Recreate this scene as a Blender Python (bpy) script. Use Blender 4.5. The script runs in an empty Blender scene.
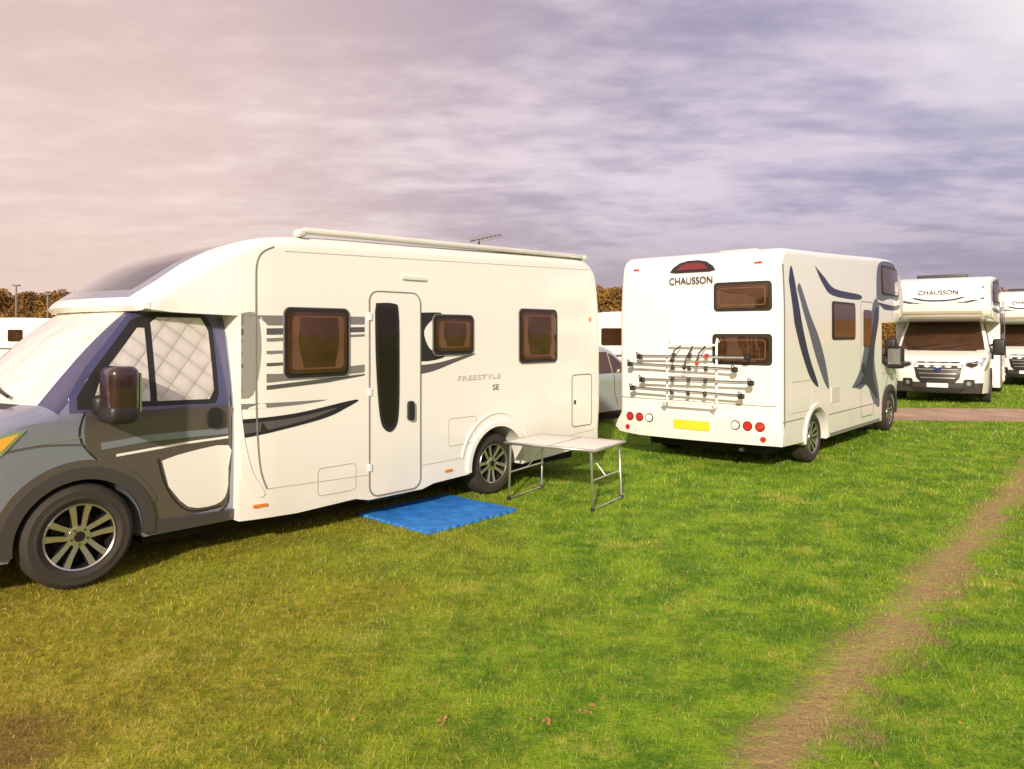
import bpy, bmesh, math, random
import numpy as np
from mathutils import Vector, Matrix
R = random.Random(7)
scene = bpy.context.scene
COL = scene.collection
CAM_H = 1.78

# ------------------------------------------------------------------ materials
def nt(m):
    m.use_nodes = True
    return m.node_tree
def node(t, typ, **kw):
    n = t.nodes.new(typ)
    for k, v in kw.items():
        setattr(n, k, v)
    return n
MATS = {}
def mat(name, col, rough=.5, metal=0., coat=0., var=.06, nscale=6., bump=0., bscale=60., dirt=0., bdist=.01, ior=1.5, tint=None):
    if name in MATS: return MATS[name]
    m = bpy.data.materials.new(name); t = nt(m)
    p = t.nodes['Principled BSDF']
    p.inputs['Roughness'].default_value = rough
    p.inputs['Metallic'].default_value = metal
    p.inputs['IOR'].default_value = ior
    p.inputs['Coat Weight'].default_value = coat
    p.inputs['Coat Roughness'].default_value = .04
    if tint: p.inputs['Specular Tint'].default_value = (*tint, 1)
    tc = node(t, 'ShaderNodeTexCoord')
    nz = node(t, 'ShaderNodeTexNoise'); nz.inputs['Scale'].default_value = nscale; nz.inputs['Detail'].default_value = 5
    t.links.new(tc.outputs['Object'], nz.inputs['Vector'])
    mix = node(t, 'ShaderNodeMix', data_type='RGBA')
    mix.inputs[6].default_value = (*[c*(1-var) for c in col], 1)
    mix.inputs[7].default_value = (*[min(1, c*(1+var)) for c in col], 1)
    t.links.new(nz.outputs['Fac'], mix.inputs[0])
    out = mix.outputs[2]
    if dirt > 0:
        sx = node(t, 'ShaderNodeSeparateXYZ'); t.links.new(tc.outputs['Object'], sx.inputs[0])
        mr = node(t, 'ShaderNodeMapRange'); mr.inputs[1].default_value = .95; mr.inputs[2].default_value = .2
        mr.inputs[3].default_value = 0; mr.inputs[4].default_value = dirt
        t.links.new(sx.outputs[2], mr.inputs[0])
        n2 = node(t, 'ShaderNodeTexNoise'); n2.inputs['Scale'].default_value = 3.; n2.inputs['Detail'].default_value = 8
        t.links.new(tc.outputs['Object'], n2.inputs['Vector'])
        mu = node(t, 'ShaderNodeMath', operation='MULTIPLY'); t.links.new(mr.outputs[0], mu.inputs[0]); t.links.new(n2.outputs['Fac'], mu.inputs[1])
        m2 = node(t, 'ShaderNodeMix', data_type='RGBA'); m2.inputs[7].default_value = (.22, .17, .11, 1)
        t.links.new(mu.outputs[0], m2.inputs[0]); t.links.new(out, m2.inputs[6]); out = m2.outputs[2]
    t.links.new(out, p.inputs['Base Color'])
    if bump > 0:
        n3 = node(t, 'ShaderNodeTexNoise'); n3.inputs['Scale'].default_value = bscale; n3.inputs['Detail'].default_value = 4
        t.links.new(tc.outputs['Object'], n3.inputs['Vector'])
        b = node(t, 'ShaderNodeBump'); b.inputs['Strength'].default_value = bump; b.inputs['Distance'].default_value = bdist
        t.links.new(n3.outputs['Fac'], b.inputs['Height']); t.links.new(b.outputs[0], p.inputs['Normal'])
    MATS[name] = m
    return m
def quilt_mat(name, col, scale, rough=.35, metal=.5, dark=.45, bstr=.8, pw=.35):
    m = bpy.data.materials.new(name); t = nt(m); p = t.nodes['Principled BSDF']
    p.inputs['Roughness'].default_value = rough; p.inputs['Metallic'].default_value = metal
    p.inputs['Coat Weight'].default_value = 1.; p.inputs['Coat Roughness'].default_value = .03
    tc = node(t, 'ShaderNodeTexCoord')
    sx = node(t, 'ShaderNodeSeparateXYZ'); t.links.new(tc.outputs['Object'], sx.inputs[0])
    hs = []
    for sg in (1, -1):
        a = node(t, 'ShaderNodeMath', operation='MULTIPLY'); a.inputs[1].default_value = sg
        t.links.new(sx.outputs[2], a.inputs[0])
        a0 = node(t, 'ShaderNodeMath', operation='ADD'); t.links.new(sx.outputs[0], a0.inputs[0]); t.links.new(sx.outputs[1], a0.inputs[1])
        b = node(t, 'ShaderNodeMath', operation='ADD'); t.links.new(a0.outputs[0], b.inputs[0]); t.links.new(a.outputs[0], b.inputs[1])
        c = node(t, 'ShaderNodeMath', operation='MULTIPLY'); c.inputs[1].default_value = scale; t.links.new(b.outputs[0], c.inputs[0])
        d = node(t, 'ShaderNodeMath', operation='SINE'); t.links.new(c.outputs[0], d.inputs[0])
        e = node(t, 'ShaderNodeMath', operation='ABSOLUTE'); t.links.new(d.outputs[0], e.inputs[0])
        f = node(t, 'ShaderNodeMath', operation='POWER'); f.inputs[1].default_value = pw; t.links.new(e.outputs[0], f.inputs[0])
        hs.append(f)
    mu = node(t, 'ShaderNodeMath', operation='MULTIPLY'); t.links.new(hs[0].outputs[0], mu.inputs[0]); t.links.new(hs[1].outputs[0], mu.inputs[1])
    mix = node(t, 'ShaderNodeMix', data_type='RGBA'); mix.inputs[6].default_value = (*[c*dark for c in col], 1); mix.inputs[7].default_value = (*col, 1)
    t.links.new(mu.outputs[0], mix.inputs[0]); t.links.new(mix.outputs[2], p.inputs['Base Color'])
    nz = node(t, 'ShaderNodeTexNoise'); nz.inputs['Scale'].default_value = 9; nz.inputs['Detail'].default_value = 3; t.links.new(tc.outputs['Object'], nz.inputs['Vector'])
    ad = node(t, 'ShaderNodeMath', operation='ADD'); t.links.new(mu.outputs[0], ad.inputs[0]); t.links.new(nz.outputs['Fac'], ad.inputs[1])
    b = node(t, 'ShaderNodeBump'); b.inputs['Strength'].default_value = bstr; b.inputs['Distance'].default_value = .02
    t.links.new(ad.outputs[0], b.inputs['Height']); t.links.new(b.outputs[0], p.inputs['Normal'])
    return m

WHITE = mat('white_gelcoat', (.84, .835, .82), .2, coat=.6, var=.02, nscale=1.5, dirt=.35, bump=.06, bscale=2.2, bdist=.03)
WHITE2 = mat('white_paint', (.82, .82, .81), .2, coat=.7, var=.03, dirt=.4)
SILVER = mat('silver_paint', (.31, .335, .45), .25, metal=.5, coat=1., var=.05)
PILLAR = mat('pillar_paint', (.10, .10, .21), .22, metal=.5, coat=1., var=.05)
GRAPH = mat('graphite_paint', (.155, .125, .13), .25, metal=.5, coat=1., var=.06)
DKGR = mat('arch_graphite', (.085, .075, .088), .3, metal=.4, coat=.6, var=.06)
DECDK = mat('decal_dark', (.022, .02, .026), .3, var=.2)
DECNV = mat('decal_navy', (.010, .014, .055), .3, var=.2)
DECSL = mat('decal_slate', (.10, .11, .16), .35, var=.15)
DECGR = mat('decal_grey', (.13, .12, .13), .3, metal=.3, var=.1)
DECLT = mat('decal_silver', (.27, .255, .265), .3, metal=.3, var=.1)
SEAM = mat('panel_seam', (.22, .20, .18), .7)
SEAML = mat('panel_seam_light', (.50, .47, .43), .7)
BLACK = mat('black_plastic', (.018, .017, .018), .45, bump=.1)
DKPL = mat('dark_plastic_trim', (.045, .038, .036), .55, bump=.15)
MIRR = mat('mirror_shell', (.032, .014, .014), .22, coat=1.)
GLASS = mat('window_glass', (.045, .022, .012), .03, coat=0., var=.9, nscale=3.2, bump=.14, bscale=2.5, bdist=.02, ior=2.0, tint=(1., .62, .45))  # warm tint and mottled brown base paint orange sunset reflections into the panes
BLIND = mat('window_blind', (.13, .062, .028), .5, coat=.3, var=.5, nscale=5)
RUBBER = mat('tyre_rubber', (.034, .027, .023), .8, var=.25, bump=.4, bscale=80)
ALLOY = mat('alloy_silver', (.66, .64, .62), .22, metal=.9)
ALLOYD = mat('alloy_dark', (.03, .028, .028), .35, metal=.5)
CHAS = mat('chassis_dark', (.012, .011, .010), .9)
RED = mat('red_lens', (.50, .02, .015), .15, coat=1.)
DKRED = mat('dark_red_lens', (.16, .012, .012), .15, coat=1.)
ORANGE = mat('orange_lens', (.75, .20, .02), .2, coat=1.)
AMBER = mat('amber_lens', (.75, .42, .06), .2, coat=1.)
YELLOW = mat('yellow_plate', (.85, .60, .03), .35)
WPLATE = mat('white_plate', (.8, .8, .78), .35)
ALU = mat('aluminium_tube', (.62, .61, .6), .3, metal=.8)
CHROME = mat('headlamp_reflector', (.7, .7, .68), .12, metal=.8, coat=1.)
TABLE = mat('table_top', (.74, .71, .67), .4, var=.10, nscale=15)
TAN = mat('graphic_tan', (.45, .38, .30), .35)
VENTD = mat('vent_dark', (.05, .05, .055), .4)
VENTC = mat('vent_cream', (.6, .58, .54), .4)
QUILT = quilt_mat('silver_thermal_blind', (.80, .75, .70), 17., .4, .35, .35, .5, .16)
QUILTW = quilt_mat('windscreen_thermal_blind', (.88, .84, .80), 8., .45, .2, .7, .35, .2)

# ------------------------------------------------------------------ helpers
def empty(name, loc, rz=0):
    o = bpy.data.objects.new(name, None); COL.objects.link(o)
    o.location = loc; o.rotation_euler = (0, 0, rz); o.empty_display_size = .3
    return o
def finish(bm, name, mats, parent=None, angle=32, wn=False, recalc=True):
    if recalc: bmesh.ops.recalc_face_normals(bm, faces=bm.faces)
    ca = math.radians(angle)
    for f in bm.faces: f.smooth = True
    for e in bm.edges:
        if len(e.link_faces) == 2:
            if e.calc_face_angle(0) > ca: e.smooth = False
        else: e.smooth = False
    me = bpy.data.meshes.new(name); bm.to_mesh(me); bm.free()
    if not isinstance(mats, (list, tuple)): mats = [mats]
    for m in mats: me.materials.append(m)
    o = bpy.data.objects.new(name, me); COL.objects.link(o)
    if parent: o.parent = parent
    if wn:
        w = o.modifiers.new('wn', 'WEIGHTED_NORMAL'); w.keep_sharp = True
    return o
def cr(pts, n=4):
    out = []; P = [pts[0]] + list(pts) + [pts[-1]]
    for i in range(1, len(P)-2):
        p0, p1, p2, p3 = P[i-1], P[i], P[i+1], P[i+2]
        for k in range(n):
            t = k/n
            out.append(tuple(.5*((2*b)+(-a+c)*t+(2*a-5*b+4*c-d)*t*t+(-a+3*b-3*c+d)*t**3) for a, b, c, d in zip(p0, p1, p2, p3)))
    out.append(tuple(pts[-1])); return out
def arcp(cx, cz, r, a0, a1, n=18, w=0.):
    return [(cx+r*math.cos(math.radians(a0+(a1-a0)*i/n)), cz+r*math.sin(math.radians(a0+(a1-a0)*i/n)), w) for i in range(n+1)]
def sm(x):
    x = max(0., min(1., x)); return x*x*(3-2*x)
def clean(pts):
    out = []
    for p in pts:
        if not out or math.hypot(p[0]-out[-1][0], p[1]-out[-1][1]) > 1e-4: out.append(p)
    return out
def grid_cut(bm, axis, vals):
    no = [0, 0, 0]; no[axis] = 1
    for v in vals:
        co = [0, 0, 0]; co[axis] = v
        bmesh.ops.bisect_plane(bm, geom=bm.verts[:]+bm.edges[:]+bm.faces[:], dist=1e-5, plane_co=co, plane_no=no)
def body(name, pts, W, r, mats, parent, deform=None, matfn=None, lat=(), cuts=.12):
    pts = clean(pts); n = len(pts)
    area = sum(pts[i][0]*pts[(i+1) % n][1]-pts[(i+1) % n][0]*pts[i][1] for i in range(n))
    sg = 1 if area > 0 else -1
    nrm = []
    for i in range(n):
        a, b = pts[i-1], pts[(i+1) % n]
        dx, dz = b[0]-a[0], b[1]-a[1]; L = math.hypot(dx, dz) or 1
        nrm.append((dz/L*sg, -dx/L*sg))
    st = [(r*(1-math.cos(math.radians(th))), r*(1-math.sin(math.radians(th)))) for th in (0, 18, 36, 54, 72, 90)]
    inner = sorted(set([W*k/8 for k in range(1, 8)]) | set(lat))
    stations = st + [(w, 0) for w in inner if r+.01 < w < W-r-.01] + [(W-a, b) for a, b in reversed(st)]
    bm = bmesh.new(); rings = []
    for w, sh in stations:
        rings.append([bm.verts.new((p[0]-nn[0]*sh*p[2], w, p[1]-nn[1]*sh*p[2])) for p, nn in zip(pts, nrm)])
    for k in range(len(rings)-1):
        wc = (stations[k][0]+stations[k+1][0])/2
        for i in range(n):
            j = (i+1) % n
            f = bm.faces.new((rings[k][i], rings[k][j], rings[k+1][j], rings[k+1][i]))
            if matfn: f.material_index = matfn((pts[i][0]+pts[j][0])/2, wc, (pts[i][1]+pts[j][1])/2, k)
    bm.faces.new(rings[0]); bm.faces.new(rings[-1])
    s0 = min(p[0] for p in pts); s1 = max(p[0] for p in pts); z0 = min(p[1] for p in pts); z1 = max(p[1] for p in pts)
    if cuts:
        grid_cut(bm, 0, np.arange(s0+cuts, s1, cuts)+.0013); grid_cut(bm, 2, np.arange(z0+cuts, z1, cuts)+.0017)
    if deform:
        for v in bm.verts: v.co = deform(*v.co)
    return finish(bm, name, mats, parent, 30, wn=True)
def side_map(u, v, d): return (u, -d, v)
class Band(list): pass
def plate(name, pts, d, m, parent, mp=side_map, deform=None, back=-.004, cut=.1):
    bm = bmesh.new()
    if isinstance(pts, Band):
        L, Q = pts[0], pts[1]; n = len(L)
        g = [[bm.verts.new((p[0], y, p[1])) for p in row] for row, y in ((L, -d), (Q, -d), (Q, -back), (L, -back))]
        for i in range(n-1):
            for k in range(4):
                bm.faces.new((g[k][i], g[k][i+1], g[(k+1) % 4][i+1], g[(k+1) % 4][i]))
        for i in (0, n-1): bm.faces.new([g[k][i] for k in range(4)])
        pts = L+Q
    else:
        a = [bm.verts.new((p[0], -d, p[1])) for p in pts]; b = [bm.verts.new((p[0], -back, p[1])) for p in pts]
        n = len(pts)
        bm.faces.new(a); bm.faces.new(b[::-1])
        for i in range(n): bm.faces.new((a[i], b[i], b[(i+1) % n], a[(i+1) % n]))
    s0 = min(p[0] for p in pts); s1 = max(p[0] for p in pts); z0 = min(p[1] for p in pts); z1 = max(p[1] for p in pts)
    if cut and deform:
        grid_cut(bm, 0, np.arange(s0+cut, s1, cut)); grid_cut(bm, 2, np.arange(z0+cut, z1, cut))
    for v in bm.verts:
        q = mp(v.co.x, v.co.z, -v.co.y)
        v.co = deform(*q) if deform else q
    return finish(bm, name, m, parent, 30)
def rr(s0, z0, s1, z1, r, n=5):
    out = []
    for cx, cz, a in ((s1-r, z1-r, 0), (s0+r, z1-r, 90), (s0+r, z0+r, 180), (s1-r, z0+r, 270)):
        for k in range(n+1):
            t = math.radians(a+90*k/n); out.append((cx+r*math.cos(t), cz+r*math.sin(t)))
    return out
def band(pts, w, closed=False):
    n = len(pts); L = []; Rr = []
    for i, p in enumerate(pts):
        if closed: a = pts[i-1]; b = pts[(i+1) % n]
        else: a = pts[max(0, i-1)]; b = pts[min(n-1, i+1)]
        dx, dz = b[0]-a[0], b[1]-a[1]; l = math.hypot(dx, dz) or 1
        ww = w[i] if isinstance(w, (list, tuple)) else w
        L.append((p[0]-dz/l*ww/2, p[1]+dx/l*ww/2)); Rr.append((p[0]+dz/l*ww/2, p[1]-dx/l*ww/2))
    if closed: L.append(L[0]); Rr.append(Rr[0])
    return Band([L, Rr])
def c2(pts, n=6): return [(p[0], p[1]) for p in cr([(a, b, 0) for a, b in pts], n)]
def box(name, lo, hi, m, parent, bev=.01, rot=None, seg=3):
    bm = bmesh.new(); bmesh.ops.create_cube(bm, size=1)
    c = [(a+b)/2 for a, b in zip(lo, hi)]; s = [b-a for a, b in zip(lo, hi)]
    for v in bm.verts: v.co = Vector((v.co.x*s[0], v.co.y*s[1], v.co.z*s[2]))
    if bev: bmesh.ops.bevel(bm, geom=bm.edges[:], offset=bev, segments=seg, profile=.5, affect='EDGES')
    o = finish(bm, name, m, parent, 40); o.location = c
    if rot: o.rotation_euler = rot
    return o
def tube(name, pts, r, m, parent, cyc=False, res=4):
    cu = bpy.data.curves.new(name, 'CURVE'); cu.dimensions = '3D'; cu.bevel_depth = r; cu.bevel_resolution = res
    sp = cu.splines.new('POLY'); sp.points.add(len(pts)-1)
    for q, p in zip(sp.points, pts): q.co = (*p, 1)
    sp.use_cyclic_u = cyc; sp.use_smooth = True
    cu.use_fill_caps = True
    cu.materials.append(m); o = bpy.data.objects.new(name, cu); COL.objects.link(o)
    if parent: o.parent = parent
    return o
def text(name, body_, loc, rot, size, m, parent, ext=.002, shear=0., sx=1.):
    cu = bpy.data.curves.new(name, 'FONT'); cu.body = body_; cu.size = size; cu.extrude = ext; cu.shear = shear
    cu.align_x = 'CENTER'; cu.materials.append(m)
    o = bpy.data.objects.new(name, cu); COL.objects.link(o); o.parent = parent; o.location = loc; o.rotation_euler = rot; o.scale = (sx, 1, 1)
    return o
def lathe(bm, prof, seg, mi, sg):
    rings = [[bm.verts.new((p[0]*math.cos(2*math.pi*k/seg), sg*p[1], p[0]*math.sin(2*math.pi*k/seg))) for k in range(seg)] for p in prof]
    for a, b in zip(rings[:-1], rings[1:]):
        for k in range(seg):
            f = bm.faces.new((a[k], a[(k+1) % seg], b[(k+1) % seg], b[k])); f.material_index = mi
def wheel(name, parent, s, w, sg, r=.34, style=5, rot=0.):
    k = r/.34; bm = bmesh.new()
    lathe(bm, [(.212, .022), (.225, .006), (.245, -.003), (.248, -.006), (.262, -.006), (.266, -.003), (.30, -.004), (.322, .012), (.334, .035), (.338, .06), (.34, .075), (.333, .078), (.333, .086), (.34, .089), (.34, .127), (.333, .13), (.333, .138), (.34, .141), (.34, .16), (.334, .19), (.32, .21), (.28, .225), (.21, .21)], 64, 0, sg)
    lathe(bm, [(.214, .024), (.216, .01), (.206, .012), (.200, .03), (.192, .07), (.188, .15), (.0001, .155)], 56, 2, sg)
    lathe(bm, [(.217, .012), (.212, .004), (.203, .011)], 56, 1, sg)
    lathe(bm, [(.0001, .020), (.03, .020), (.034, .03)], 24, 2, sg)
    lathe(bm, [(.034, .026), (.066, .028), (.074, .045), (.074, .08)], 32, 1, sg)
    lathe(bm, [(.0001, .125), (.14, .125), (.14, .14)], 32, 3, sg)
    for i in range(5):
        a = 2*math.pi*i/5+rot+.63
        bmesh.ops.create_uvsphere(bm, u_segments=8, v_segments=6, radius=.008, matrix=Matrix.Translation((.05*math.cos(a), sg*.026, .05*math.sin(a))))
    for i in range(style):
        a = 2*math.pi*i/style+rot
        for off0, off1 in ((-.024, -.050), (.024, .050)):
            c, sn = math.cos(a), math.sin(a)
            def P(rad, off, o): return (rad*c-off*sn, sg*o, rad*sn+off*c)
            q = []
            for rad, of, hw, of_o in ((.05, off0, .015, .034), (.13, off0+(off1-off0)*.4, .017, .024), (.205, off1, .022, .012)):
                q.append([bm.verts.new(P(rad, of-hw, of_o)), bm.verts.new(P(rad, of+hw, of_o)), bm.verts.new(P(rad, of+hw*1.2, of_o+.045)), bm.verts.new(P(rad, of-hw*1.2, of_o+.045))])
            for A, B in zip(q[:-1], q[1:]):
                for j in range(4):
                    f = bm.faces.new((A[j], A[(j+1) % 4], B[(j+1) % 4], B[j])); f.material_index = 1 if j == 0 else 2
    for v in bm.verts: v.co *= k
    o = finish(bm, name, [RUBBER, ALLOY, ALLOYD, DKPL], parent, 35)
    o.location = (s, w, r)
    return o

# ------------------------------------------------------------------ cab shared by all the coachbuilts
CW = 2.05
def cab_deform(s0, dr, wc):
    def f(s, w, z):
        q = (w-CW/2)/(CW/2); aq = min(1., abs(q))
        t = max(0., min(1., (z-1.18)/.82)); tum = .115*t**1.25
        k = (1-tum)*(1-.012*((z-.85)/.5)**2)
        fr = max(0., (-.35-s)/.62); k *= (1-.13*min(1.2, fr)**2)
        ss = s-.21*(1-aq**2.2)*sm((.95-s)/.8)
        return Vector((s0+dr*ss, wc+(w-CW/2)*k, z))
    return f
def cab(parent, s0, dr, wc, paint, lower, screen, sideglass, near, transit=False, ac=0.):
    D = cab_deform(s0, dr, wc)
    hood = cr([(-.93, .27, 0), (-.965, .42, .6), (-.965, .62, 1), (-.945, .80, 1), (-.86, .97, 1), (-.62, 1.12, 1), (-.35, 1.22, 1), (-.13, 1.285, 1)], 4)
    ws = [(-.13+.63*k/8, 1.285+.685*k/8+.03*math.sin(math.pi*k/8), 1) for k in range(1, 9)]
    pts = hood+ws+[(.62, 2.01, 1), (.8, 2.02, 1), (1.24, 2.02, 1), (1.24, .27, 0)]+[(ac+.43, .27, 0)]+arcp(ac, .35, .42, -8, 188, 26)+[(ac-.43, .27, 0)]
    def mf(s, w, z, k):
        if -.12 < s < .5 and z > 1.29:
            return 1 if (k >= 4 and .09 < w < CW-.09) else 3
        if -.22 < s <= -.12 and z > 1.2 and .2 < w < CW-.2: return 2
        if s < -.9 and z < .5: return 2
        return 0
    body('cab_shell', pts, CW, .09, [paint, screen, DKPL, PILLAR if near is not None else paint], parent, D, mf, cuts=.1)
    for sd in ((near,) if near is not None else (0, 1)):
        mp = (lambda u, v, d: (u, -d, v)) if sd == 0 else (lambda u, v, d: (u, CW+d, v))
        def pl(n, p, d, m): return plate(n, p, d, m, parent, mp, D, cut=.08)
        if near is not None:
            pl('door_upper_frame', [(.0, 1.225), (1.15, 1.205), (1.17, 1.30), (1.17, 1.86), (1.10, 1.975), (.62, 1.975), (.42, 1.91), (.10, 1.52), (.0, 1.34)], .004, PILLAR)
        pl('door_window_frame', [(.05, 1.245), (1.04, 1.225), (1.07, 1.30), (1.07, 1.84), (1.00, 1.945), (.62, 1.945), (.45, 1.88), (.17, 1.52), (.05, 1.33)], .007, BLACK)
        pl('door_window', [(.59, 1.27), (.99, 1.26), (1.03, 1.33), (1.03, 1.80), (.98, 1.90), (.64, 1.90), (.59, 1.86)], .012, sideglass)
        pl('quarter_window', [(.15, 1.285), (.54, 1.275), (.54, 1.82), (.49, 1.82), (.22, 1.48)], .012, sideglass)
        for nm, ln in (('door_seam_front', [(.10, 1.24), (.08, 1.0), (.42, .62), (.50, .34)]), ('door_seam_rear', [(1.16, 1.9), (1.17, 1.2), (1.15, .6), (1.08, .36), (.50, .34)]), ('side_crease', [(-.3, 1.02), (.2, 1.06), (1.14, 1.07)])):
            pl(nm, band(c2(ln, 5), .012 if 'seam' in nm else .008), .003, BLACK if 'seam' in nm else SEAM)
        pl('door_handle', rr(.97, 1.03, 1.08, 1.19, .045), .035, BLACK)
        arc = [(p[0], p[1]) for p in arcp(ac, .35, .455, -6, 186, 26)]
        pl('wheel_arch_trim', band(arc, .085), .028, lower)
        pl('side_sill', [(ac+.45, .28), (1.22, .28), (1.22, .36), (ac+.47, .38)], .02, lower)
        pl('headlamp', c2([(-.26, 1.135), (-.45, 1.10), (-.70, .96), (-.86, .84), (-.80, .80), (-.6, .90), (-.40, .98)], 3), .008, CHROME)
        pl('headlamp_indicator', c2([(-.30, 1.115), (-.42, 1.085), (-.52, 1.03), (-.40, 1.01)], 3), .012, AMBER if not transit else CHROME)
        s_ = -1 if sd == 0 else 1
        wside = wc+s_*CW/2
        ms = .26
        tube('mirror_arm', [(s0+dr*ms, wside-s_*.1, 1.36), (s0+dr*(ms-.02), wside+s_*.10, 1.42)], .03, BLACK, parent)
        tube('mirror_arm', [(s0+dr*ms, wside-s_*.1, 1.28), (s0+dr*(ms-.02), wside+s_*.10, 1.28)], .03, BLACK, parent)
        box('mirror_foot', (s0+dr*(ms-.02)-.10, wside-.07, 1.20), (s0+dr*(ms-.02)+.10, wside+.07, 1.34), BLACK, parent, .04)
        box('mirror_housing', (s0+dr*ms-.10, wside+s_*.17-.135, 1.18), (s0+dr*ms+.10, wside+s_*.17+.135, 1.55), MIRR if near is not None else BLACK, parent, .06, seg=5)
        box('mirror_lower_cap', (s0+dr*ms-.11, wside+s_*.17-.14, 1.15), (s0+dr*ms+.095, wside+s_*.17+.14, 1.29), BLACK, parent, .05, seg=4)
        box('mirror_glass', (s0+dr*(ms+.105)-.006, wside+s_*.17-.10, 1.23), (s0+dr*(ms+.105)+.006, wside+s_*.17+.10, 1.50), CHROME, parent, .0)
    def fs(z):
        tb = [(.2, -.93), (.42, -.965), (.62, -.965), (.80, -.945), (.97, -.86), (1.12, -.62), (1.22, -.35), (1.285, -.13)]
        for (a, b), (c, d) in zip(tb[:-1], tb[1:]):
            if z <= c: return b+(d-b)*max(0, (z-a))/(c-a)
        return -.13
    fm = lambda u, v, d: (fs(v)-d, CW/2+u, v)
    def fp(n, p, d, m): return plate(n, p, d, m, parent, fm, D, cut=.07)
    fp('grille', [(-.58, .92), (-.52, .62), (-.40, .50), (.40, .50), (.52, .62), (.58, .92), (.46, 1.02), (-.46, 1.02)], .012, BLACK)
    for k in range(4):
        z = .62+.10*k; hw = .42+.03*k
        fp('grille_bar', [(-hw, z), (hw, z), (hw, z+.014), (-hw, z+.014)], .025, ALU if transit else DKPL)
    fp('badge', [(.095*math.cos(a/16*2*math.pi), .82+.045*math.sin(a/16*2*math.pi)) for a in range(16)], .045, mat('badge_blue', (.015, .03, .12), .2))
    fp('number_plate', rr(-.26, .40, .26, .50, .01), .03, WPLATE)
    fp('lower_intake', [(-.66, .39), (-.55, .29), (.55, .29), (.66, .39)], .012, BLACK)
    for sg in (-1, 1):
        fp('front_lamp', [(sg*.60, .92), (sg*.62, 1.0), (sg*.90, 1.10), (sg*1.0, 1.12), (sg*1.0, .90), (sg*.76, .84)], .012, CHROME)
        fp('front_lamp_bezel', [(sg*.64, .925), (sg*.66, .97), (sg*.86, 1.04), (sg*.90, .92), (sg*.78, .87)], .02, ALLOYD)
        fp('fog_lamp', [(sg*.74+.055*math.cos(a/12*6.283), .50+.05*math.sin(a/12*6.283)) for a in range(12)], .015, CHROME)
        fp('fog_surround', rr(sg*.74-.13, .40, sg*.74+.13, .60, .05), .009, BLACK)
    for (a, b) in (((-.65, 0), (.0, .17)), ((.0, 0), (.65, .17))):
        P = []
        for k in range(5):
            f = k/4; u = a[0]+(b[0]-a[0])*f; tt = .03+f*b[1]
            P.append(D(-.13+.63*tt-.025, CW/2+u, 1.285+.685*tt+.03))
        tube('wiper', P, .011, BLACK, parent)
    return D

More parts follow.
